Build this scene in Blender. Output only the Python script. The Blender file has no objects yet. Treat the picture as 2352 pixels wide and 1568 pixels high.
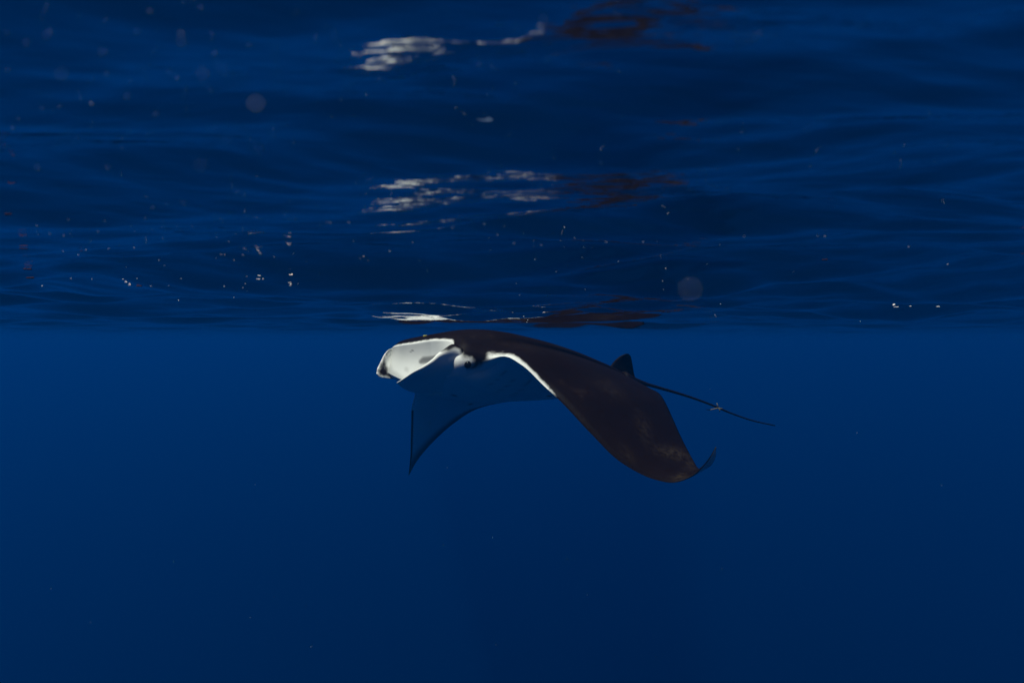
import bpy, bmesh, math, random
import numpy as np
from mathutils import Vector

random.seed(11)
rng = np.random.default_rng(7)
S = bpy.context.scene
COL = S.collection

# ------------------------------------------------------------------ camera
CAM_Z = -0.14                     # the lens is a hand below the mean water level
F_PX = 1568.0                     # focal length in the 2352 px wide picture
cam = bpy.data.cameras.new('camera')
cam.lens = 24.0
cam.sensor_width = 36.0
cam.clip_start = 0.01
cam.clip_end = 1000.0
cam.dof.use_dof = True
cam.dof.focus_distance = 4.3
cam.dof.aperture_fstop = 7.0
cam.dof.aperture_blades = 9
cam_o = bpy.data.objects.new('camera', cam)
cam_o.location = (0, 0, CAM_Z)
cam_o.rotation_euler = (math.radians(90), 0, 0)
COL.objects.link(cam_o)
S.camera = cam_o

# ------------------------------------------------------------------ light
SUN_DIR = Vector((-0.20, -0.33, 0.92)).normalized()      # towards the sun
sun_el = math.asin(SUN_DIR.z)
sun_rot = math.atan2(SUN_DIR.x, SUN_DIR.y)
w = bpy.data.worlds.new('World')
S.world = w
w.use_nodes = True
nt = w.node_tree
bg = nt.nodes['Background']
sky = nt.nodes.new('ShaderNodeTexSky')
sky.sky_type = 'NISHITA'
sky.sun_disc = False
sky.sun_elevation = sun_el
sky.sun_rotation = sun_rot
nt.links.new(sky.outputs[0], bg.inputs[0])
bg.inputs[1].default_value = 0.05
sl = bpy.data.lights.new('sun', 'SUN')
sl.energy = 5.0
sl.angle = math.radians(0.5)
sl.color = (1.0, 0.91, 0.76)
so = bpy.data.objects.new('sun', sl)
so.rotation_euler = SUN_DIR.to_track_quat('Z', 'Y').to_euler()
COL.objects.link(so)

S.view_settings.view_transform = 'Standard'
S.view_settings.look = 'None'
S.view_settings.exposure = 0.1
S.view_settings.gamma = 1.0
S.view_settings.use_curve_mapping = False
S.render.engine = 'CYCLES'
cy = S.cycles
cy.use_denoising = True
cy.max_bounces = 8
cy.diffuse_bounces = 3
cy.glossy_bounces = 4
cy.transmission_bounces = 4
cy.transparent_max_bounces = 8
cy.volume_bounces = 0
cy.sample_clamp_indirect = 6.0
cy.caustics_reflective = False
cy.caustics_refractive = False

# ------------------------------------------------------------------ helpers
def at(X, Y, y):
    """point at distance y seen at (X, Y) of the 2352 px wide photograph"""
    return np.array([(X - 1176.0) * y / F_PX, y, CAM_Z - (Y - 784.0) * y / F_PX])

def tag(o, label=None, cat=None, group=None, kind=None):
    if label: o['label'] = label
    if cat: o['category'] = cat
    if group: o['group'] = group
    if kind: o['kind'] = kind
    return o

def link(name, me, mats=(), parent=None):
    o = bpy.data.objects.new(name, me)
    for m in mats: me.materials.append(m)
    COL.objects.link(o)
    if parent is not None: o.parent = parent
    return o

def mesh_from(name, verts, faces, smooth=True):
    me = bpy.data.meshes.new(name)
    me.from_pydata([tuple(map(float, v)) for v in verts], [], faces)
    if smooth: me.polygons.foreach_set('use_smooth', [True] * len(me.polygons))
    me.update()
    return me

def grid_mesh(name, V, ncol, nrow, wrap=False):
    """big quad grid through numpy; V is (nrow*ncol, 3); wrap closes the columns"""
    me = bpy.data.meshes.new(name)
    cols = ncol if wrap else ncol - 1
    i = np.arange(nrow - 1)[:, None]
    j = np.arange(cols)[None, :]
    j2 = (j + 1) % ncol
    q = np.stack([i * ncol + j, i * ncol + j2, (i + 1) * ncol + j2, (i + 1) * ncol + j], -1).reshape(-1, 4)
    me.vertices.add(len(V))
    me.vertices.foreach_set('co', np.asarray(V, np.float32).ravel())
    me.loops.add(q.size)
    me.loops.foreach_set('vertex_index', q.ravel().astype(np.int32))
    me.polygons.add(len(q))
    me.polygons.foreach_set('loop_start', (np.arange(len(q)) * 4).astype(np.int32))
    me.polygons.foreach_set('use_smooth', np.ones(len(q), bool))
    me.update(calc_edges=True)
    me.validate()
    return me

def new_mat(name):
    m = bpy.data.materials.new(name)
    m.use_nodes = True
    n = m.node_tree.nodes
    l = m.node_tree.links
    n.clear()
    out = n.new('ShaderNodeOutputMaterial')
    return m, n, l, out

def simple_mat(name, col, rough=0.6, spec=0.2, col2=None, scale=20.0):
    m, n, l, out = new_mat(name)
    b = n.new('ShaderNodeBsdfPrincipled')
    b.inputs['Roughness'].default_value = rough
    b.inputs['Specular IOR Level'].default_value = spec
    nz = n.new('ShaderNodeTexNoise'); nz.inputs['Scale'].default_value = scale
    mx = n.new('ShaderNodeMix'); mx.data_type = 'RGBA'
    c2 = col2 or tuple(c * 0.7 for c in col)
    mx.inputs[6].default_value = (*col, 1); mx.inputs[7].default_value = (*c2, 1)
    tc = n.new('ShaderNodeTexCoord')
    l.new(tc.outputs['Object'], nz.inputs['Vector'])
    l.new(nz.outputs[0], mx.inputs[0]); l.new(mx.outputs[2], b.inputs['Base Color'])
    l.new(b.outputs[0], out.inputs[0])
    return m

def spline(t, P, ts):
    """Catmull-Rom style cubic through P (k,d) at knots t, sampled at ts"""
    t = np.asarray(t, float); P = np.asarray(P, float)
    if P.ndim == 1: P = P[:, None]
    m = np.zeros_like(P)
    h = np.diff(t)[:, None]
    d = np.diff(P, axis=0) / h
    m[1:-1] = (d[:-1] * h[1:] + d[1:] * h[:-1]) / (h[1:] + h[:-1])
    m[0] = d[0]; m[-1] = d[-1]
    k = np.clip(np.searchsorted(t, ts, 'right') - 1, 0, len(t) - 2)
    hh = (t[k + 1] - t[k])[:, None]
    s = ((ts - t[k])[:, None]) / hh
    return ((2*s**3 - 3*s**2 + 1) * P[k] + (s**3 - 2*s**2 + s) * hh * m[k]
            + (-2*s**3 + 3*s**2) * P[k+1] + (s**3 - s**2) * hh * m[k+1])

def sstep(a, b, x):
    t = np.clip((x - a) / (b - a), 0, 1)
    return t * t * (3 - 2 * t)

# ------------------------------------------------------------------ water: surface, body, sea floor
WAVE_SEED = 298
def wave_components(seed=WAVE_SEED):
    rng = np.random.default_rng(seed)
    comps = []
    n = 100
    for i in range(n):
        lam = 1.7 * (0.026 / 1.7) ** (i / (n - 1)) * rng.uniform(0.9, 1.1)
        ang = math.radians(-82 + rng.normal(0, 18))
        if lam > 0.75: slope = 0.030
        elif lam > 0.26: slope = 0.081
        elif lam > 0.10: slope = 0.057
        else: slope = 0.038
        k = 2 * math.pi / lam
        comps.append((k * math.cos(ang), k * math.sin(ang), slope / k, rng.uniform(0, 2 * math.pi), lam))
    return comps
WAVES = wave_components()

def water_height(x, y, spacing):
    z = np.zeros_like(x)
    gx = x + 0.10 * np.sin(1.3 * y + 0.7) + 0.05 * np.sin(3.1 * x + 2.2 * y)
    gy = y + 0.12 * np.sin(1.1 * x + 0.4) + 0.04 * np.sin(4.3 * x - 1.1 * y)
    env = 0.75 + 0.35 * np.sin(0.9 * x + 1.7 * y + 1.0) * np.sin(1.6 * x - 0.6 * y)
    calm = 0.57 + 0.51 * np.clip((np.hypot(x, y) - 0.25) / 1.2, 0, 1)      # a calmer patch round the diver
    calm = calm * (1 - 0.30 * np.exp(-((x + 0.11) ** 2 / 0.10 + (y - 1.30) ** 2 / 0.25)))
    far = 1 / (1 + (np.maximum(np.hypot(x, y) - 0.8, 0) / 4.6) ** 1.5)      # the swell lies down farther out
    for kx, ky, a, ph, lam in WAVES:
        fade = np.clip((lam / spacing - 2.5) / 3.0, 0, 1)
        e = env if lam < 0.6 else 1.0
        arg = kx * gx + ky * gy + ph
        if lam < 0.9: e = e * calm
        z += a * fade * e * far * (np.sin(arg) - 0.16 * np.cos(2 * arg))
    return z

NA_F, NA_B = 760, 130
front = np.linspace(math.radians(90 - 54), math.radians(90 + 54), NA_F)
back = np.linspace(math.radians(90 + 54), math.radians(360 + 90 - 54), NA_B + 2)[1:-1]
angs = np.concatenate([front, back])
NR = 980
rad = 0.10 * (420.0 / 0.10) ** (np.linspace(0, 1, NR))
R_, A_ = np.meshgrid(rad, angs, indexing='ij')
wx = R_ * np.cos(A_); wy = R_ * np.sin(A_)
wz = water_height(wx, wy, R_ * 0.0085)
wv = np.stack([wx, wy, wz], -1).reshape(-1, 3)
# angles run counter-clockwise and rings outwards: the faces' front is below, which the Fresnel node sorts out from its own side
me = grid_mesh('water_surface', wv, len(angs), NR, wrap=True)
bm = bmesh.new(); bm.from_mesh(me)
bm.verts.ensure_lookup_table()
ring0 = [bm.verts[j] for j in range(len(angs))]
c = bm.verts.new((0, 0, float(np.mean(wz[0]))))
for j in range(len(angs)):
    f = bm.faces.new((ring0[j], c, ring0[(j + 1) % len(angs)])); f.smooth = True
bmesh.ops.recalc_face_normals(bm, faces=bm.faces)
if sum(f.normal.z for f in bm.faces) < 0:
    bmesh.ops.reverse_faces(bm, faces=bm.faces)
bm.to_mesh(me); bm.free()

m, n, l, out = new_mat('water_surface')
fr = n.new('ShaderNodeFresnel'); fr.inputs[0].default_value = 1.333
gl = n.new('ShaderNodeBsdfGlossy'); gl.inputs['Roughness'].default_value = 0.035
gl.inputs[0].default_value = (1, 1, 1, 1)
tr = n.new('ShaderNodeBsdfTransparent')
mx = n.new('ShaderNodeMixShader')
tc = n.new('ShaderNodeTexCoord')
mp = n.new('ShaderNodeMapping'); mp.inputs['Scale'].default_value = (1.0, 2.6, 1.0)
nz = n.new('ShaderNodeTexNoise'); nz.inputs['Scale'].default_value = 11.0; nz.inputs['Detail'].default_value = 3.0
bp = n.new('ShaderNodeBump'); bp.inputs['Strength'].default_value = 0.5; bp.inputs['Distance'].default_value = 0.006
l.new(tc.outputs['Object'], mp.inputs[0]); l.new(mp.outputs[0], nz.inputs['Vector'])
ln = n.new('ShaderNodeVectorMath'); ln.operation = 'LENGTH'; l.new(tc.outputs['Object'], ln.inputs[0])
mr = n.new('ShaderNodeMapRange'); mr.interpolation_type = 'LINEAR'
mr.inputs['From Min'].default_value = 0.5; mr.inputs['From Max'].default_value = 11.0
mr.inputs['To Min'].default_value = 0.55; mr.inputs['To Max'].default_value = 0.03
l.new(ln.outputs['Value'], mr.inputs['Value']); l.new(mr.outputs[0], bp.inputs['Strength'])
l.new(nz.outputs[0], bp.inputs['Height'])
l.new(bp.outputs[0], fr.inputs['Normal']); l.new(bp.outputs[0], gl.inputs['Normal'])
l.new(fr.outputs[0], mx.inputs[0]); l.new(tr.outputs[0], mx.inputs[1]); l.new(gl.outputs[0], mx.inputs[2])
l.new(mx.outputs[0], out.inputs[0])
tag(link('water_surface', me, [m]), 'rippled underside of the sea surface mirroring the deep blue water', kind='structure')

# sea floor: sand far below, darkened to keep the mirrored depths dark
FLOOR_Z = -50.0
NG = 90
gx = np.linspace(-420, 420, NG)
GX, GY = np.meshgrid(gx, gx, indexing='xy')
GZ = FLOOR_Z + 0.5 * np.sin(GX * 0.13 + 1) * np.cos(GY * 0.11) + 0.25 * np.sin(GX * 0.31 + GY * 0.27)
me = grid_mesh('seabed', np.stack([GX, GY, GZ], -1).reshape(-1, 3), NG, NG)
sand = simple_mat('sand', (0.06, 0.058, 0.05), 0.9, 0.1, (0.045, 0.042, 0.035), 3.0)
tag(link('seabed', me, [sand]), 'dark sandy sea floor lost far below in the blue', kind='structure')

# the water itself: one closed box of even blue scattering
bm = bmesh.new()
bmesh.ops.create_cube(bm, size=1.0)
for v in bm.verts:
    v.co.x *= 900; v.co.y *= 900
    v.co.z = 0.22 if v.co.z > 0 else FLOOR_Z - 1.8
me = bpy.data.meshes.new('haze'); bm.to_mesh(me); bm.free()
m, n, l, out = new_mat('water_volume')
pv = n.new('ShaderNodeVolumePrincipled')
def water_volume(ss, sa):
    """scattering and absorption per metre, turned into the node's own inputs"""
    dens = max(s + a for s, a in zip(ss, sa)) * 1.05
    col = [s / dens for s in ss]
    ab = [max(0.0, 1 - a / (dens * (1 - c))) ** 2 for a, c in zip(sa, col)]
    pv.inputs['Density'].default_value = dens
    pv.inputs['Color'].default_value = (*col, 1)
    pv.inputs['Absorption Color'].default_value = (*ab, 1)
water_volume((0.00003, 0.0044, 0.0160), (0.060, 0.0310, 0.0083))
pv.inputs['Anisotropy'].default_value = 0.34
l.new(pv.outputs[0], out.inputs['Volume'])
m.cycles.homogeneous_volume = True
tag(link('haze', me, [m]), 'clear blue sea water filling the whole scene', kind='stuff')

# ------------------------------------------------------------------ the manta ray
# body frame: a forward, b to its left (the camera's side), z up
O2 = np.array([0.111, 5.0])
FW = np.array([-0.788, -0.616])
LF = np.array([0.616, -0.788])
def body(a, b, z):
    p = O2 + a * FW + b * LF
    return np.array([p[0], p[1], z])
def pb(X, Y, b):
    """the point seen at (X, Y) that lies b to the left of the body axis"""
    r = (X - 1176.0) / F_PX
    bx = O2 + b * LF
    a = (r * bx[1] - bx[0]) / (FW[0] - r * FW[1])
    y = bx[1] + a * FW[1]
    return at(X, Y, y)
def to_px(V):
    V = np.asarray(V)
    return np.stack([1176 + F_PX * V[:, 0] / V[:, 1], 784 - F_PX * (V[:, 2] - CAM_Z) / V[:, 1]], -1)

dn = np.array([0, 0, 1.0])
ST = []   # LE_top, LE_bot, TE, ht, hb, cavity depth, white rim on the back
def st(le, te, ht, hb, rim=0.0, le2=None, cav=-0.012, gap=0.008):
    le = np.asarray(le, float)
    if le2 is None: le2 = le - dn * gap
    ST.append((le, np.asarray(le2, float), np.asarray(te, float), ht, hb, cav, rim))
st(pb(1644, 1025, 1.50), pb(1645, 1029, 1.495), .002, .002, -.01, cav=-.001, gap=.002)
st(pb(1633, 1045, 1.51), pb(1643, 1050, 1.475), .004, .003, -.01, cav=-.003, gap=.003)
st(pb(1613, 1071, 1.51), pb(1629, 1072, 1.42), .006, .004, -.01, cav=-.004, gap=.004)
st(pb(1588, 1092, 1.49), pb(1606, 1076, 1.38), .012, .008, -.01, cav=-.006, gap=.005)
st(pb(1550, 1105, 1.44), pb(1592, 1056, 1.30), .016, .010, -.01, cav=-.008, gap=.006)
st(pb(1505, 1097, 1.37), pb(1580, 1034, 1.22), .024, .014, -.01)
st(pb(1427, 1057, 1.24), pb(1562, 998, 1.08), .036, .022, -.01)
st(pb(1364, 997, 1.11), pb(1542, 953, .93), .048, .030, -.008)
st(pb(1291, 920, .94), pb(1525, 918, .78), .062, .040, -.008)
st(pb(1252, 884, .84), pb(1514, 903, .62), .070, .055, .002)
st(pb(1200, 836, .73), pb(1488, 889, .42), .080, .075, .009)
st(pb(1160, 817, .65), pb(1470, 880, .25), .090, .095, .029)
st(pb(1124, 814, .57), pb(1461, 875, .17), .105, .115, .03, le2=pb(1124, 845, .55), cav=-.03)
st(body(.90, .49, -.185), pb(1459, 873, .13), .125, .125, .0, le2=body(.90, .485, -.345), cav=-.045)
st(body(.90, .385, -.140), pb(1458, 872, .09), .135, .13, .006, le2=body(.92, .40, -.35), cav=-.01)
st(body(.93, .273, -.132), pb(1458, 871.5, .06), .145, .135, .006, le2=body(.94, .26, -.39), cav=.016)
st(body(.95, .0, -.152), pb(1458, 871, .0), .150, .14, .006, le2=body(1.02, .03, -.39), cav=.032)
st(body(.95, -.186, -.166), pb(1455, 872, -.06), .147, .135, .006, le2=body(1.02, -.18, -.355), cav=.026)
st(body(.93, -.32, -.182), pb(1450, 874, -.10), .135, .13, .006, le2=body(.98, -.30, -.34), cav=.0)
st(body(.87, -.39, -.215), pb(1440, 878, -.16), .12, .12, .0, le2=body(.88, -.39, -.35), cav=-.04)
st(body(.76, -.47, -.27), pb(1415, 888, -.28), .10, .11, .03)
st(body(.60, -.66, -.36), pb(1360, 902, -.45), .085, .09, .02)
st(body(.44, -.86, -.47), pb(1275, 916, -.68), .07, .065, .01)
st(pb(956, 905, -1.05), pb(1170, 922, -.92), .055, .045, .0)
st(pb(948.5, 936, -1.20), pb(1098, 938, -1.10), .044, .034, .0)
st(pb(947, 974, -1.34), pb(1046, 969, -1.26), .033, .025, .0)
st(pb(946, 1010, -1.47), pb(1005, 1004, -1.40), .024, .016, .0)
st(pb(945, 1040, -1.57), pb(974, 1037, -1.53), .016, .010, .0, cav=-.008, gap=.006)
st(pb(942, 1066, -1.65), pb(954, 1064, -1.63), .009, .006, .0, cav=-.005, gap=.004)
st(pb(938.5, 1091, -1.72), pb(940, 1090, -1.715), .002, .002, -.01, cav=-.001, gap=.002)

mid = np.array([(s[0] + s[2]) / 2 * 0.5 + s[0] * 0.5 for s in ST])
tk = np.concatenate([[0], np.cumsum(np.linalg.norm(np.diff(mid, axis=0), axis=1) + 0.02)])
NS = 360
ts = np.linspace(0, tk[-1], NS)
LT = spline(tk, [s[0] for s in ST], ts)
LB = spline(tk, [s[1] for s in ST], ts)
TE = spline(tk, [s[2] for s in ST], ts)
HT, HB, CV, RM = [np.interp(ts, tk, [s[i] for s in ST]) for i in (3, 4, 5, 6)]
def smooth1(x, k=7):
    kk = np.ones(k) / k
    return np.convolve(np.pad(x, k // 2, mode='edge'), kk, 'valid')
HT, HB, CV, RM = map(smooth1, (HT, HB, CV, RM))
RM = np.where(RM < 0, RM * 3, RM)
CH = TE - (LT + LB) / 2
MIDL = (LT + LB) / 2 + CH * 0.4
TAN = np.gradient(MIDL, axis=0)
NRM = np.cross(TAN, CH)          # outwards over the back
NRM /= np.linalg.norm(NRM, axis=1)[:, None] + 1e-9
ic = NS // 2
if NRM[ic, 2] < 0: NRM = -NRM
for _ in range(6):
    NRM[1:-1] = (NRM[:-2] + 2 * NRM[1:-1] + NRM[2:]) / 4
    NRM /= np.linalg.norm(NRM, axis=1)[:, None]
fv = [0, .015, .05, .1, .2, .35, .58, .74, .875, 1]
ft = [0, .24, .46, .68, .93, 1, .88, .64, .38, 0]
NT, NB_, NC = 74, 56, 26
vt = np.linspace(0, 1, NT) ** 1.6
vb = 1 - np.linspace(0, 1, NB_) ** 1.0
vb = vb ** 1.4
FT = spline(fv, ft, vt)[:, 0]
FB = spline(fv, ft, vb)[:, 0]
verts, sd, zone, wing = [], [], [], []
wc = np.linspace(0, 1, NC + 2)[1:-1]
cshape = np.sin(np.pi * wc)
for i in range(NS):
    fwd = -CH[i] / np.linalg.norm(CH[i])
    top = LT[i] + np.outer(vt, TE[i] - LT[i]) + np.outer(FT * HT[i], NRM[i])
    bot = LB[i] + np.outer(vb, TE[i] - LB[i]) - np.outer(FB * HB[i], NRM[i])
    bot = bot[1:]                                     # TE shared
    cav = LB[i] + np.outer(wc, LT[i] - LB[i]) - np.outer(cshape * CV[i], fwd)
    if CV[i] > 0.05:                                  # the throat widens a little
        pass
    ring = np.concatenate([top, bot, cav])
    verts.append(ring)
    dtop = np.concatenate([[0], np.cumsum(np.linalg.norm(np.diff(top, axis=0), axis=1))])
    dbt = np.linalg.norm(bot - LB[i], axis=1)
    dte = np.linalg.norm(bot - TE[i], axis=1)
    s_top = dtop - RM[i] - 0.004
    s_bot = -np.minimum(dbt, dte) - 0.004
    s_cav = np.full(NC, -(RM[i] + .004) if RM[i] < 0 else -.05)
    sd.append(np.concatenate([s_top, s_bot, s_cav]))
    zone.append(np.concatenate([np.zeros(NT), np.ones(NB_ - 1), np.full(NC, 2)]))
M = NT + NB_ - 1 + NC
V = np.concatenate(verts); SD = np.concatenate(sd); ZN = np.concatenate(zone)
STN = np.repeat(np.arange(NS), M)

def poly_sd(P, poly):
    """signed distance to a polygon, positive inside"""
    poly = np.asarray(poly, float)
    d = np.full(len(P), 1e9); inside = np.zeros(len(P), bool)
    for k in range(len(poly)):
        a, b = poly[k], poly[(k + 1) % len(poly)]
        e = b - a; w_ = P - a
        t = np.clip((w_ @ e) / (e @ e), 0, 1)
        d = np.minimum(d, np.linalg.norm(w_ - t[:, None] * e, axis=1))
        c1 = (a[1] > P[:, 1]) != (b[1] > P[:, 1])
        with np.errstate(divide='ignore', invalid='ignore'):
            xi = (b[0] - a[0]) * (P[:, 1] - a[1]) / (b[1] - a[1]) + a[0]
        inside ^= c1 & (P[:, 0] < xi)
    return np.where(inside, d, -d)
def z1(x, y): return ((900 + x / 3.563) * .91875, (780 + y / 3.563) * .91875)

# pigment of the near cheek: dark from the back down round the eye
PX = to_px(V)
rel = V[:, :2] - O2
bb = rel @ LF
aa = rel @ FW
cheek = (bb > 0.36) & (aa > 0.45) & (PX[:, 1] < 880) & (STN > NS * 0.2)
dark_poly = [z1(*p) for p in [(818, 262), (740, 318), (700, 352), (760, 352), (850, 315), (885, 335), (903, 388), (930, 408), (985, 408),
             (1012, 440), (1004, 470), (985, 480), (955, 500), (1030, 506), (1085, 462), (1135, 438), (1145, 372),
             (1290, 378), (1450, 430), (1700, 300), (1300, 0), (100, 0), (100, 330), (350, 318), (450, 281), (600, 251), (700, 245)]]
cidx = np.where(cheek & (ZN != 1))[0]
psd = poly_sd(PX[cidx], dark_poly) / 620.0
blend = sstep(0.36, 0.42, bb[cidx]) * (1 - sstep(0.62, 0.70, bb[cidx]))
SD[cidx] = SD[cidx] * (1 - blend) + psd * blend
cidx2 = np.where(cheek & (ZN == 1) & (aa > .62))[0]
psd = poly_sd(PX[cidx2], dark_poly) / 400.0
SD[cidx2] = np.maximum(SD[cidx2], psd)
band = [z1(*p) for p in [(280, 300), (262, 340), (228, 400), (235, 470), (262, 540), (330, 592), (345, 605), (100, 605), (100, 300)]]
blot = [z1(*p) for p in [(528, 425), (560, 398), (640, 392), (690, 380), (660, 420), (600, 455), (540, 462), (520, 450)]]
mouth_shade = [z1(*p) for p in [(385, 500), (410, 480), (440, 500), (430, 540), (395, 530)]]  # soft shade inside the mouth, painted as grey
# spots, painted shade in the mouth and the dark hem under the far wing
GREY = np.zeros(len(V))
for (x, y, rx, ry, ang) in [(840, 742, 22, 7, .35), (985, 820, 22, 6, -.2), (1690, 745, 22, 6, -.3), (1415, 535, 9, 6, 0)]:
    cx, cy_ = z1(x, y)
    dx, dy = PX[:, 0] - cx, PX[:, 1] - cy_
    ca, sa = math.cos(ang), math.sin(ang)
    u = (dx * ca + dy * sa) / (rx / 3.88); v = (-dx * sa + dy * ca) / (ry / 3.88)
    GREY = np.maximum(GREY, np.where(ZN == 1, 1 - sstep(.5, 1.3, np.hypot(u, v)), 0))
for poly, k_, e0, e1 in ((blot, .8, -3, 3), (mouth_shade, .4, -9, 6)):
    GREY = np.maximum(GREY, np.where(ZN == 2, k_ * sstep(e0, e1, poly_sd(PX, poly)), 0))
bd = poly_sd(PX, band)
GREY = np.maximum(GREY, np.where(ZN == 2, .6 * sstep(-30, 3, bd), 0))  # shading beside the dark band, painted onto the mouth lining
GREY = np.maximum(GREY, np.where((ZN == 2) & (PX[:, 0] < 990), .22 * (1 - sstep(880, 990, PX[:, 0])) + .08, 0))  # mouth lining greyed towards the left as painted shading
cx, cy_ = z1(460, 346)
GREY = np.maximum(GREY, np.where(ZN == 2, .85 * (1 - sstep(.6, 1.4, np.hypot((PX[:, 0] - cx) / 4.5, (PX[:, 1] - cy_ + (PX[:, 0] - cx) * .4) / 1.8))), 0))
TEd = np.linalg.norm(V - TE[STN], axis=1)
hem_w = 0.15 * sstep(NS * .70, NS * .80, STN.astype(float))
GREY = np.maximum(GREY, np.where(ZN == 1, 0.8 * (1 - sstep(.15, 1.0, TEd / np.maximum(hem_w, 1e-4))), 0) * (hem_w > .01))
led = np.linalg.norm(V - LB[STN], axis=1)
GREY = np.maximum(GREY, np.where((ZN >= 1) & (STN > NS * .80), 1 - sstep(.004, .014, led), 0))

tipf = 1 - sstep(NS * .02, NS * .13, STN.astype(float))
GREY = np.maximum(GREY, np.where(ZN >= 1, .30 * tipf, 0))  # shade painted on the underside of the near wing tip
GREY = np.maximum(GREY, np.where((ZN >= 1) & (STN < NS * .14), 1 - sstep(.004, .012, np.minimum(led, TEd)), 0))
for ln in ([(1415, 538), (1335, 640), (1215, 722)], [(1525, 600), (1440, 690), (1350, 745)], [(1300, 520), (1215, 610), (1110, 668)]):
    ln = [np.array(z1(*p)) for p in ln]
    dmin = np.full(len(V), 1e9)
    for a_, b_ in zip(ln[:-1], ln[1:]):
        e_ = b_ - a_; t_ = np.clip(((PX - a_) @ e_) / (e_ @ e_), 0, 1)
        dmin = np.minimum(dmin, np.linalg.norm(PX - a_ - t_[:, None] * e_, axis=1))
    GREY = np.maximum(GREY, np.where((ZN == 1) & (STN < NS * .6), .34 * (1 - sstep(.5, 2.2, dmin)), 0))
PALE_PATCH = np.zeros(len(V))  # soft pale brown patches on the dark back
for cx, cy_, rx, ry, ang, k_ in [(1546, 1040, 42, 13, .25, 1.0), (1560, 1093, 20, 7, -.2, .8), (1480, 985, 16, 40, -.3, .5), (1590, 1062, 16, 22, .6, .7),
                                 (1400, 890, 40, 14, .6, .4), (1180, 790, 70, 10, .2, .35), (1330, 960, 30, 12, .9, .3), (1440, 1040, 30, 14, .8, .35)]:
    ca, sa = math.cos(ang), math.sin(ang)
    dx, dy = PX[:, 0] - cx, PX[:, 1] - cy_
    PALE_PATCH = np.maximum(PALE_PATCH, np.where(ZN == 0, k_ * np.exp(-((dx * ca + dy * sa) / rx) ** 2 - ((-dx * sa + dy * ca) / ry) ** 2), 0))
PALE_PATCH = np.where(STN < NS * .55, PALE_PATCH, 0)
faces = []
for i in range(NS - 1):
    for j in range(M):
        j2 = (j + 1) % M
        faces.append((i * M + j, i * M + j2, (i + 1) * M + j2, (i + 1) * M + j))
faces.append(tuple(range(M)))
faces.append(tuple((NS - 1) * M + j for j in range(M - 1, -1, -1)))
allV = [V]; allSD = [SD]; allG = [GREY]; allS = [PALE_PATCH]; off = len(V)

def add_sheet(top, bot, bulge, thick, n_i=48, n_j=36, pig=None, roll=1.0):
    """a fin between an upper and a lower edge (rows of world points), with real thickness"""
    global off
    top = np.array(top); bot = np.array(bot)
    ti = np.linspace(0, 1, len(top)); tb = np.linspace(0, 1, len(bot)); u = np.linspace(0, 1, n_i)
    T = spline(ti, top, u); B = spline(tb, bot, u)
    v = np.linspace(0, 1, n_j)
    G = T[:, None] * (1 - v)[None, :, None] + B[:, None] * v[None, :, None]
    G = G + (np.sin(np.pi * v ** roll) ** 0.8)[None, :, None] * (np.interp(u, np.linspace(0, 1, len(bulge)), [b_ for b_ in bulge]))[:, None, None] * np.array([0.45, -0.80, -0.35])
    du = np.gradient(G, axis=0); dv = np.gradient(G, axis=1)
    N = np.cross(du, dv); N /= np.linalg.norm(N, axis=2)[..., None] + 1e-9
    uu, vv = np.meshgrid(u, v, indexing='ij')
    th = thick * np.clip(np.minimum(np.minimum(vv, 1 - vv) * 5, (1 - uu) * 8) , 0.0, 1) ** .5 * (1 - .5 * uu) + 0.001
    A_s = (G + N * th[..., None] / 2).reshape(-1, 3); B_s = (G - N * th[..., None] / 2).reshape(-1, 3)
    k = n_i * n_j
    fs = []
    for i in range(n_i - 1):
        for j in range(n_j - 1):
            a, b_, c_, d = i * n_j + j, i * n_j + j + 1, (i + 1) * n_j + j + 1, (i + 1) * n_j + j
            fs.append((off + a, off + b_, off + c_, off + d))
            fs.append((off + k + d, off + k + c_, off + k + b_, off + k + a))
    rim = [i * n_j for i in range(n_i)] + [(n_i - 1) * n_j + j for j in range(1, n_j)] + \
          [i * n_j + n_j - 1 for i in range(n_i - 2, -1, -1)] + [j for j in range(n_j - 2, 0, -1)]
    for q in range(len(rim)):
        a, b_ = rim[q], rim[(q + 1) % len(rim)]
        fs.append((off + b_, off + a, off + k + a, off + k + b_))
    VV = np.concatenate([A_s, B_s])
    s_, g_ = pig(to_px(VV), VV, np.tile(uu.ravel(), 2), np.tile(vv.ravel(), 2))
    faces.extend(fs); allV.append(VV); allSD.append(s_); allG.append(g_); allS.append(np.zeros(len(VV))); off += len(VV)

# near cephalic fin
near_top = [at(1080, 807, 4.12), at(1062, 799, 4.075), at(1040, 790, 4.045), at(1018, 803, 4.035), at(1005, 812, 4.02), at(992, 825, 4.0), at(971, 840, 3.97), at(950, 852, 3.95), at(930, 866, 3.94), at(911, 879, 3.94)]
near_bot = [at(1088, 858, 4.13), at(1070, 868, 4.11), at(1052, 881, 4.19), at(1030, 893, 4.27), at(1007, 900, 4.26), at(982, 903, 4.22), at(956, 902, 4.15), at(930, 894, 4.05), at(913, 881, 3.95)]
def pig_near(P, VV, u, v):
    s_ = poly_sd(P, dark_poly) / 400.0
    return np.where(P[:, 0] > 1010, s_, -.05), np.zeros(len(P))
add_sheet(near_top, near_bot, [.012, .034, .030, .020, .008, .0], .018, pig=pig_near, roll=.55)
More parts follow.
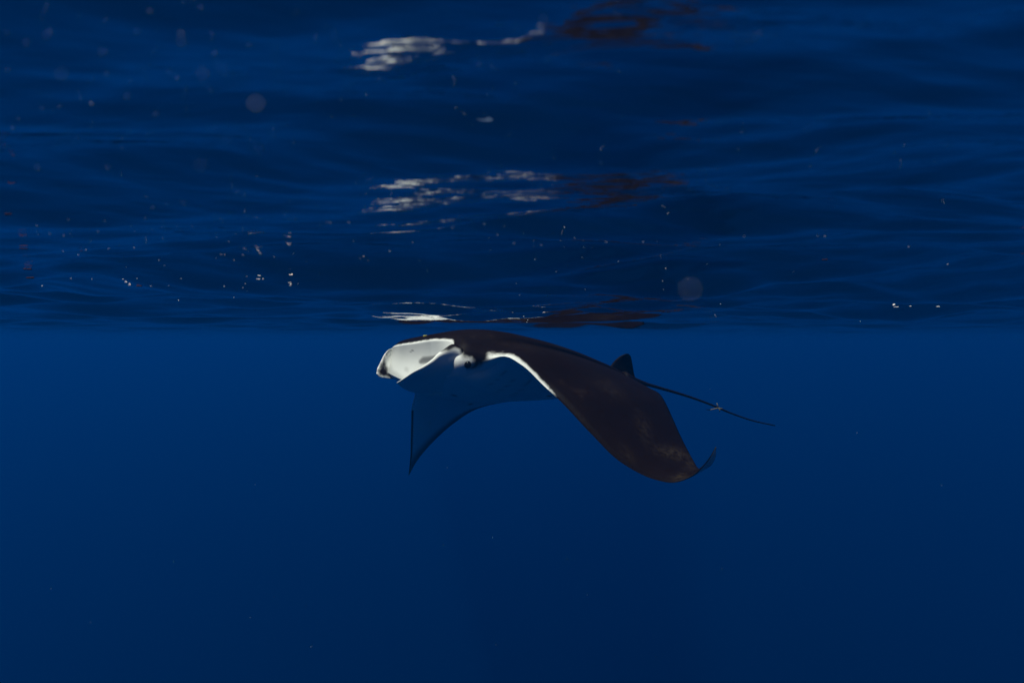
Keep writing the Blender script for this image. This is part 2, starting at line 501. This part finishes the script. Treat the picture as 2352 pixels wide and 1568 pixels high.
# far cephalic fin, its inner face to the camera
far_top = [at(1030, 800, 5.0), at(990, 797, 4.92), at(950, 796, 4.84), at(920, 797.5, 4.76), at(897, 801, 4.66), at(884, 813, 4.60), at(874, 832, 4.55), at(866.5, 849, 4.51)]
far_bot = [at(1030, 885, 4.88), at(1000, 882, 4.80), at(970, 878, 4.73), at(943, 874, 4.66), at(917, 871.5, 4.60), at(894, 869, 4.55), at(874, 866, 4.51), at(864.5, 858, 4.50)]
def pig_far(P, VV, u, v):
    s_ = poly_sd(P, band)
    rimd = poly_sd(P, [z1(*p) for p in [(290, 312), (250, 345), (200, 425), (158, 515), (156, 548), (178, 566), (262, 580), (345, 592), (700, 592), (700, 312)]])
    s_ = np.minimum(s_, rimd) / 620.0
    g_ = np.maximum(.75 * sstep(-4, 3, poly_sd(P, blot)), .35 * sstep(-9, 6, poly_sd(P, mouth_shade)))
    cx, cy_ = z1(460, 346)
    g_ = np.maximum(g_, .8 * (1 - sstep(.6, 1.4, np.hypot((P[:, 0] - cx) / 4.5, (P[:, 1] - cy_ + (P[:, 0] - cx) * .4) / 1.8))))
    return s_, g_
add_sheet(far_top, far_bot, [-.02, -.05, -.07, -.05, -.01, 0], .03, n_i=90, n_j=60, pig=pig_far)

# dorsal fin: lens section, seen from the left
def add_fin(front_, back_, thick):
    global off
    n_i, n_j = 24, 20
    Fp = spline(np.linspace(0, 1, len(front_)), front_, np.linspace(0, 1, n_i))
    Bp = spline(np.linspace(0, 1, len(back_)), back_, np.linspace(0, 1, n_i))
    nl = np.array([LF[0], LF[1], 0])
    v = np.linspace(0, 1, n_j)
    ring = []
    for i in range(n_i):
        mid_ = Fp[i] + np.outer(v, Bp[i] - Fp[i])
        th = thick * np.sqrt(np.clip(v * (1 - v), 0, 1)) * (1 - .75 * i / (n_i - 1))
        ring.append(np.concatenate([mid_ + np.outer(th, nl), (mid_ - np.outer(th, nl))[-2:0:-1]]))
    k = len(ring[0])
    for i in range(n_i - 1):
        for j in range(k):
            j2 = (j + 1) % k
            faces.append((off + i * k + j, off + i * k + j2, off + (i + 1) * k + j2, off + (i + 1) * k + j))
    faces.append(tuple(off + (n_i - 1) * k + j for j in range(k - 1, -1, -1)))
    VV = np.concatenate(ring)
    allV.append(VV); allSD.append(np.full(len(VV), .08)); allG.append(np.zeros(len(VV))); allS.append(np.zeros(len(VV))); off += len(VV)
FY = 5.45
add_fin([at(1380, 856, FY), at(1399, 843, FY), at(1411, 829, FY), at(1424, 818, FY), at(1436, 812.5, FY), at(1441, 812, FY)],
        [at(1468, 892, FY + .12), at(1461, 873, FY + .10), at(1456, 856, FY + .09), at(1453, 838, FY + .07), at(1449, 820, FY + .04), at(1444, 813, FY + .01)], .045)
# tail
tail_pts = [(1432, 868, 5.42), (1460, 876, 5.56), (1488, 883, 5.66), (1530, 895, 5.76), (1580, 910, 5.86), (1630, 928, 5.97), (1680, 949, 6.07), (1730, 966, 6.18), (1780, 977, 6.28)]
tp = spline(np.linspace(0, 1, len(tail_pts)), [at(*p) for p in tail_pts], np.linspace(0, 1, 70))
tr_ = np.interp(np.linspace(0, 1, 70), [0, .12, .25, .5, 1], [.055, .030, .014, .010, .005])
K = 10
rings = []
for i in range(70):
    t_ = tp[min(i + 1, 69)] - tp[max(i - 1, 0)]; t_ /= np.linalg.norm(t_)
    e1 = np.cross(t_, [0, 0, 1]); e1 /= np.linalg.norm(e1); e2 = np.cross(e1, t_)
    an = np.linspace(0, 2 * np.pi, K, endpoint=False)
    rings.append(tp[i] + tr_[i] * (np.outer(np.cos(an), e1) + np.outer(np.sin(an), e2)))
for i in range(69):
    for j in range(K):
        j2 = (j + 1) % K
        faces.append((off + i * K + j, off + i * K + j2, off + (i + 1) * K + j2, off + (i + 1) * K + j))
faces.append(tuple(off + 69 * K + j for j in range(K)))
faces.append(tuple(off + j for j in range(K)))
VV = np.concatenate(rings)
allV.append(VV); allSD.append(np.full(len(VV), .08)); allG.append(np.zeros(len(VV))); allS.append(np.zeros(len(VV))); off += len(VV)

V = np.concatenate(allV); SD = np.concatenate(allSD); GREY = np.concatenate(allG); PALE_PATCH = np.concatenate(allS)
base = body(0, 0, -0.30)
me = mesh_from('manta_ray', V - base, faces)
for nm, arr in (('pigment', SD), ('grey', GREY), ('pale_brown', PALE_PATCH)):
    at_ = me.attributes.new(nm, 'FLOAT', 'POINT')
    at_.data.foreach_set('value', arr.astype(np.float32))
bm = bmesh.new(); bm.from_mesh(me)
bmesh.ops.recalc_face_normals(bm, faces=bm.faces)
bm.to_mesh(me); bm.free()

m, n, l, out = new_mat('manta_skin')
def math_n(op, a=None, b=None, clamp=False):
    q = n.new('ShaderNodeMath'); q.operation = op; q.use_clamp = clamp
    for i_, v_ in enumerate((a, b)):
        if v_ is None: continue
        if isinstance(v_, (int, float)): q.inputs[i_].default_value = v_
        else: l.new(v_, q.inputs[i_])
    return q.outputs[0]
def mixc(f, c1, c2):
    q = n.new('ShaderNodeMix'); q.data_type = 'RGBA'
    for k_, v_ in ((0, f), (6, c1), (7, c2)):
        if isinstance(v_, tuple): q.inputs[k_].default_value = (*v_, 1)
        elif isinstance(v_, (int, float)): q.inputs[k_].default_value = v_
        else: l.new(v_, q.inputs[k_])
    return q.outputs[2]
tc = n.new('ShaderNodeTexCoord')
def noise(scale, detail=3.0, rough=.55):
    q = n.new('ShaderNodeTexNoise'); q.inputs['Scale'].default_value = scale
    q.inputs['Detail'].default_value = detail; q.inputs['Roughness'].default_value = rough
    l.new(tc.outputs['Object'], q.inputs['Vector']); return q.outputs[0]
pa = n.new('ShaderNodeAttribute'); pa.attribute_name = 'pigment'
ga = n.new('ShaderNodeAttribute'); ga.attribute_name = 'grey'
n1 = noise(28); n2 = noise(5, 5); n3 = noise(120, 2); n4 = noise(9, 6, .65)
e = math_n('ADD', pa.outputs['Fac'], math_n('MULTIPLY', math_n('SUBTRACT', n1, .5), .022))
fac = n.new('ShaderNodeMapRange'); fac.interpolation_type = 'SMOOTHSTEP'
fac.inputs['From Min'].default_value = -.010; fac.inputs['From Max'].default_value = .012
l.new(e, fac.inputs['Value'])
dark = mixc(n2, (.0080, .0030, .0024), (.0038, .0015, .0012))
sc = n.new('ShaderNodeMapRange'); sc.inputs['From Min'].default_value = .60; sc.inputs['From Max'].default_value = .78
sc.inputs['To Max'].default_value = .55
l.new(n4, sc.inputs['Value'])
dark = mixc(sc.outputs[0], dark, (.020, .012, .008))
sa_ = n.new('ShaderNodeAttribute'); sa_.attribute_name = 'pale_brown'
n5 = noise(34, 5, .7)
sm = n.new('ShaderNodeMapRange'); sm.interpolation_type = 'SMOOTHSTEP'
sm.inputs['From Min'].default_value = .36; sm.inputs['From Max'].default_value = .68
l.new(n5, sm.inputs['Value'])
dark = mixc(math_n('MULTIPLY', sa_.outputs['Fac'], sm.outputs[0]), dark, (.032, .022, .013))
n6 = noise(150, 2, .5)
fl = n.new('ShaderNodeMapRange'); fl.inputs['From Min'].default_value = .74; fl.inputs['From Max'].default_value = .80; fl.inputs['To Max'].default_value = .5
l.new(n6, fl.inputs['Value'])
dark = mixc(fl.outputs[0], dark, (.10, .07, .06))
white = mixc(n2, (.90, .90, .86), (.72, .745, .73))
white = mixc(math_n('MULTIPLY', ga.outputs['Fac'], 1.0), white, (.06, .06, .065))
colr = mixc(fac.outputs[0], white, dark)
b = n.new('ShaderNodeBsdfPrincipled')
b.inputs['Roughness'].default_value = .55
b.inputs['Specular IOR Level'].default_value = .06
bp = n.new('ShaderNodeBump'); bp.inputs['Strength'].default_value = .25; bp.inputs['Distance'].default_value = .003
l.new(n3, bp.inputs['Height']); l.new(bp.outputs[0], b.inputs['Normal'])
l.new(colr, b.inputs['Base Color']); l.new(b.outputs[0], out.inputs[0])
manta = link('manta_ray', me, [m])
manta.location = base
tag(manta, 'manta ray gliding under the surface with dark back, white mouth open and wings bent down', 'manta ray')

# eye on the near cheek
def ball(name, r, mat, loc, parent=None, scale=(1, 1, 1), seg=20):
    bm = bmesh.new(); bmesh.ops.create_uvsphere(bm, u_segments=seg, v_segments=seg // 2, radius=r)
    for v in bm.verts: v.co = Vector((v.co.x * scale[0], v.co.y * scale[1], v.co.z * scale[2]))
    for f in bm.faces: f.smooth = True
    me = bpy.data.meshes.new(name); bm.to_mesh(me); bm.free()
    o = link(name, me, [mat], parent); o.location = loc
    return o
eye_m = simple_mat('eye_dark', (.006, .005, .006), .15, .3)
ball('eye', .0225, eye_m, at(1074, 837, 4.046) - base, manta, (1, .8, 1))

# ------------------------------------------------------------------ small things
bub_m = simple_mat('bubble_white', (.62, .72, .82), .25, .5, (.58, .68, .78))
bm = bmesh.new(); bmesh.ops.create_icosphere(bm, subdivisions=2, radius=1.0)
for f in bm.faces: f.smooth = True
bub = bpy.data.meshes.new('air_bubble'); bm.to_mesh(bub); bm.free(); bub.materials.append(bub_m)
def bubble(name, p, r, sx=1.0, sz=1.0):
    o = bpy.data.objects.new(name, bub); COL.objects.link(o)
    o.location = tuple(p); o.scale = (r * sx, r, r * sz)
    return o


USED = set()
def place(X, Y):
    """where in the photograph, in whole (or half) percents, never the same twice"""
    for st_ in (1, .5, .2):
        k = (round(X / 23.52 / st_) * st_, round(Y / 15.68 / st_) * st_)
        if k not in USED: break
    USED.add(k)
    f = lambda q: ('%.1f' % q).rstrip('0').rstrip('.')
    return '%s percent across and %s percent down' % (f(k[0]), f(k[1]))

def below(X, Y, y, r, gap=0.0):
    """the point at (X, Y) no farther than where that line of sight still lies under the ripples"""
    for _ in range(60):
        p = at(X, Y, y)
        h = float(water_height(np.array([p[0]]), np.array([p[1]]), np.array([0.0085 * y]))[0])
        if p[2] + r + gap < h: break
        y *= 0.97
    return at(X, Y, y), y

# pale specks close to the lens, thrown out of focus: (X, Y, blur, brightness)
BLUR = [(980,75,55,.6),(1312,48,55,.4),(1185,222,62,.9),(1182,275,80,.35),(672,345,80,.3),(895,205,60,.25),(1402,352,50,.4),
        (1625,288,50,.3),(50,462,48,.35),(697,487,48,.35),(1155,508,45,.5),(1105,470,45,.3),(1325,480,105,.3),(400,480,110,.2),
        (1376,590,40,.4),(598,678,40,1.6),(830,632,60,.3),(272,712,38,.4),(385,695,40,.25),(1020,750,55,.3),
        (118,772,40,.3),(80,832,40,.4),(245,1095,55,.25),(700,1093,48,.35),(1310,1080,100,.2),(305,228,85,.2),(172,283,70,.2),(42,215,55,.2),
        (1935,85,60,.2),(1195,1325,50,.3)]
for X, Y, c, br in BLUR:
    c *= .3516
    y = 1 / (c / 5.38 + .2326)
    p, y = below(X * .3516, Y * .3516, y, .001, .004)
    c = 5.38 * (1 / y - .2326)
    r = c * y / F_PX / 2 * math.sqrt(br * .048)
    tag(bubble('air_bubble', p, r), ('bright small' if br > .8 else 'wide faint' if c > 26 else 'faint') + ' blurred bubble ' + place(X * .3516, Y * .3516), 'bubble', 'blurred bubbles close to the lens')
for X, Y, c, br, lab in [(588, 240, 46, .9, 'large pale blurred disc of a bubble, biggest of those at the upper left'),
                         (1585, 665, 62, .35, 'big faint pinkish blurred bubble in front of the dark reflection right of centre'),
                         (1248, 45, 28, .25, 'faint lone blurred bubble near the top beside the dark reddish reflection')]:
    y = 1 / (c / 5.38 + .2326)
    p, y = below(X, Y, y, .001, .004)
    c = 5.38 * (1 / y - .2326)
    tag(bubble('air_bubble', p, c * y / F_PX / 2 * math.sqrt(br * .048)), lab, 'bubble')

# sharp bright specks just under the ripples
SPK = [(751,511,1.4),(759,512,1.6),(801,511,1.8),(157,504,1.3),(335,450,1.2),(225,531,1.6),(85,518,1.5),(350,477,1.3),(115,537,1.2),(147,541,1.3),
       (655,542,1.2),(1040,523,1.6),(1112,515,1.4),(1142,540,1.6),(1181,559,1.5),(1243,563,1.5),(1392,556,1.8),(1420,600,1.5),(835,589,2.0),(895,577,2.0),(948,557,1.5),
       (1229,596,1.5),(1477,556,1.8),(1529,617,1.8),(1878,541,1.2),(1895,543,1.6),(1710,543,1.5),(2087,567,1.6),(2177,607,1.7),
       (1580,641,1.4),(1524,665,1.6),(1655,698,1.3),(1559,710,1.6),(1642,723,1.3),(1645,727,1.2),(1203,727,2.2),(1212,735,1.6),(1210,740,1.4),(1976,738,1.4),
       (410,690,1.8),(661,683,2.0),(558,661,1.4),(515,658,1.8),(347,657,1.8),(388,656,1.2),(198,574,1.6),(250,571,1.6),(308,569,1.6),(145,577,1.4),(180,585,1.4),(508,585,1.6),(516,585,1.5),(365,598,1.6),(537,598,1.5),(560,571,1.3),(525,555,1.4),(558,586,1.4),(630,590,1.4),(97,657,2.2),(163,640,1.6),(211,641,1.5),(315,640,1.6),(416,640,1.4)]
r2 = random.Random(5)
for _ in range(45):
    X = r2.gauss(900, 560); Y = r2.choice([r2.gauss(560, 45), r2.gauss(620, 40)])
    if 5 < X < 2345 and 470 < Y < 720: SPK.append((X, Y, r2.uniform(.5, 1.15)))
for X, Y, rp in SPK:
    y0 = min(3.6, .11 * F_PX / (784 - Y) * r2.uniform(.75, 1.0))
    p, y = below(X, Y, y0, .002, .002)
    tag(bubble('air_bubble', p, rp * 0.62 * y / F_PX), ('tiny bright' if rp > 1.5 else 'tiny') + ' bubble speck under the ripples ' + place(X, Y), 'bubble', 'tiny bubbles under the ripples')

for _ in range(22):
    X, Y = r2.uniform(60, 2300), r2.uniform(860, 1540)
    y = r2.uniform(.9, 2.6)
    tag(bubble('drifting_particle', at(X, Y, y), r2.uniform(.25, .55) * y / F_PX), 'tiny pale particle adrift in the open water ' + place(X, Y), 'particle', 'pale particles in the open water')

# foam flecks on the surface
def fleck_mesh(name, seed, mat):
    rr = random.Random(seed)
    bm = bmesh.new()
    for k in range(4):
        q = bmesh.ops.create_icosphere(bm, subdivisions=2, radius=1.0)
        sx, sy, sz = rr.uniform(.35, .6), rr.uniform(.25, .45), rr.uniform(.16, .26)
        ox = (k - 1.5) * .42 + rr.uniform(-.1, .1); oy = rr.uniform(-.2, .2)
        for v in q['verts']:
            v.co = Vector((v.co.x * sx + ox, v.co.y * sy + oy, v.co.z * sz * rr.uniform(.85, 1.15)))
    for f in bm.faces: f.smooth = True
    me = bpy.data.meshes.new(name); bm.to_mesh(me); bm.free(); me.materials.append(mat)
    return me
foam_m = simple_mat('foam_white', (.86, .86, .84), .5, .3, (.8, .8, .78))
weed_refl_m = simple_mat('weed_and_reflection_brown', (.045, .016, .011), .7, .1, (.035, .012, .009))  # shared by floating weed and the reddish reflection stand-ins
foams = [fleck_mesh('foam_fleck', k, foam_m) for k in range(4)]
weed_refls = [fleck_mesh('weed_and_reflection', k + 9, weed_refl_m) for k in range(3)]
def fleck(name, me, X, Y, wpx, lab, cat, group=None, flat=1.0):
    y0 = min(3.8, .125 * F_PX / (784 - Y))
    r = wpx / 2 * y0 / F_PX
    p, y = below(X, Y, y0, r * .2, .0)
    o = bpy.data.objects.new(name, me); COL.objects.link(o)
    r = wpx / 2 * y / F_PX / 1.1
    o.location = tuple(p); o.scale = (r, r, r * flat); o.rotation_euler = (0, 0, random.uniform(-.2, .2))
    tag(o, lab, cat, group)
for k, (X, Y, wd) in enumerate([(283, 641, 9), (289, 648, 12), (297, 655, 9), (563, 652, 8), (594, 641, 18), (604, 642, 6), (666, 649, 17), (667, 656, 9), (537, 683, 6)]):
    fleck('foam_fleck', foams[k % 4], X, Y, wd * .5, ('broad' if wd > 11 else 'small') + ' bright white foam fleck, ' + place(X, Y), 'foam', 'white foam flecks on the surface')
for k, (X, Y, wd) in enumerate([(1749, 681, 8), (2059, 705, 10), (2091, 703, 6), (2155, 704, 8), (2195, 715, 5)]):
    fleck('foam_fleck', foams[(k + 1) % 4], X, Y, wd, 'small white foam fleck, ' + place(X, Y), 'foam', 'foam flecks to the right')
fleck('foam_streak', foams[2], 2316, 703, 46, 'long pale foam streak on the water at the right edge', 'foam', flat=.7)
fleck('foam_streak', foams[1], 1890, 733, 18, 'thin short bluish white foam streak low at the right, near the horizon of the surface', 'foam', flat=.5)
for X, Y, wd, lab in [(320, 657, 14, 'pinkish brown weed scrap floating beside the white foam flecks'),
                      (64, 618, 20, 'reddish reflection streak modelled as a floating scrap at the far left, the lower middle one'),
                      (54, 571, 18, 'reddish reflection streak modelled as a floating scrap at the far left, above the others'),
                      (70, 638, 20, 'thin reddish reflection streak modelled as a scrap at the far left, lowest of its cluster'),
                      (187, 576, 8, 'tiny orange brown weed scrap floating among bubbles at the left'),
                      (20, 492, 22, 'reddish blurred reflection streak modelled as a scrap at the left edge, high above the rest'),
                      (2350, 583, 10, 'small red weed scrap cut off by the right edge')]:
    fleck('weed_and_reflection', weed_refls[int(X) % 3], X, Y, wd, lab, 'weed', flat=.8)  # the far-left cluster is added, standing in for reddish reflections in the waves
fleck('dark_debris', weed_refls[1], 1895, 596, 13, 'small dark scrap of debris under the ripples right of centre', 'debris', flat=.9)

def tube(name, pts, radii, mat, parent=None, seg=6, base=None):
    pts = [np.asarray(p) for p in pts]
    base = pts[0] if base is None else base
    vs, fs = [], []
    for i, p in enumerate(pts):
        t_ = pts[min(i + 1, len(pts) - 1)] - pts[max(i - 1, 0)]; t_ = t_ / np.linalg.norm(t_)
        e1 = np.cross(t_, [0.1, 1, .2]); e1 /= np.linalg.norm(e1); e2 = np.cross(t_, e1)
        for k in range(seg):
            a_ = 2 * math.pi * k / seg
            vs.append(p - base + radii[i] * (math.cos(a_) * e1 + math.sin(a_) * e2))
    for i in range(len(pts) - 1):
        for k in range(seg):
            k2 = (k + 1) % seg
            fs.append((i * seg + k, i * seg + k2, (i + 1) * seg + k2, (i + 1) * seg + k))
    fs.append(tuple(range(seg - 1, -1, -1))); fs.append(tuple((len(pts) - 1) * seg + k for k in range(seg)))
    o = link(name, mesh_from(name, vs, fs), [mat], parent)
    return o
# a curled white strip at the surface over the manta's head
cp = [at(1185 + 28 * t, 721 - 4.5 * math.sin(math.pi * (.25 + .75 * t)) + 3 * t, 3.0) for t in np.linspace(0, 1, 9)]
o = tube('white_strip', cp, [.0012 + .002 * math.sin(math.pi * t) for t in np.linspace(0.05, .95, 9)], foam_m)
o.location = tuple(cp[0]); tag(o, 'short curled white strip floating just over the back of the manta', 'debris')
# weed caught on the tail
twig_m = simple_mat('dry_weed', (.20, .17, .11), .7, .1)
tb_ = at(1648, 935.5, 6.0)
sp = bpy.data.objects.new('weed_sprig', None); COL.objects.link(sp); sp.location = tuple(tb_)
sp.empty_display_size = .05
tag(sp, 'pale forked weed sprig snagged on the thin tail of the manta', 'weed')
for pts in ([(1650, 936), (1640, 939), (1630, 941), (1622, 940)], [(1650, 936), (1648, 930), (1646, 925)], [(1649, 936), (1655, 938), (1659, 937)], [(1650, 936), (1653, 941), (1653, 946)]):
    P3 = [at(X, Y, 5.98) - tb_ for X, Y in pts]
    tube('stem', P3, [.004] * (len(pts) - 1) + [.0025], twig_m, sp, base=np.zeros(3))
# small yellow fish over the head
fish_m = simple_mat('fish_yellow', (.42, .36, .06), .5, .3, (.28, .28, .05), 60)
fc = at(978, 773, 4.42)
L_ = .042
bm = bmesh.new()
q = bmesh.ops.create_uvsphere(bm, u_segments=14, v_segments=8, radius=1.0)
for v in bm.verts:
    x, y_, z = v.co
    v.co = Vector((x * L_ * .5, y_ * L_ * .12 * (1 - .35 * x), z * L_ * .20 * (1 - .3 * max(x, -1))))
for f in bm.faces: f.smooth = True
me = bpy.data.meshes.new('small_fish'); bm.to_mesh(me); bm.free()
fish = link('small_fish', me, [fish_m]); fish.location = tuple(fc); fish.rotation_euler = (0, .25, .6)
tag(fish, 'small yellow fish riding just above the head of the manta', 'fish')
fv_ = [(.45, 0, .05), (.75, 0, .20), (.68, 0, 0), (.75, 0, -.20), (.45, 0, -.05)]
vs = [(x * L_, .02 * L_ * sgn * (1.2 - x), z * L_) for sgn in (1, -1) for x, y_, z in fv_]
link('tail_fin', mesh_from('tail_fin', vs, [(0, 1, 2), (0, 2, 4), (4, 2, 3), (5, 7, 6), (5, 9, 7), (9, 8, 7), (0, 5, 6, 1), (1, 6, 7, 2), (2, 7, 8, 3), (3, 8, 9, 4), (4, 9, 5, 0)]), [fish_m], fish)
vs = [(x * L_, .012 * L_ * sgn, z * L_) for sgn in (1, -1) for x, z in [(-.2, .17), (.1, .30), (.3, .12)]]
link('dorsal_fin', mesh_from('dorsal_fin', vs, [(0, 1, 2), (3, 5, 4), (0, 3, 4, 1), (1, 4, 5, 2), (2, 5, 3, 0)]), [fish_m], fish)
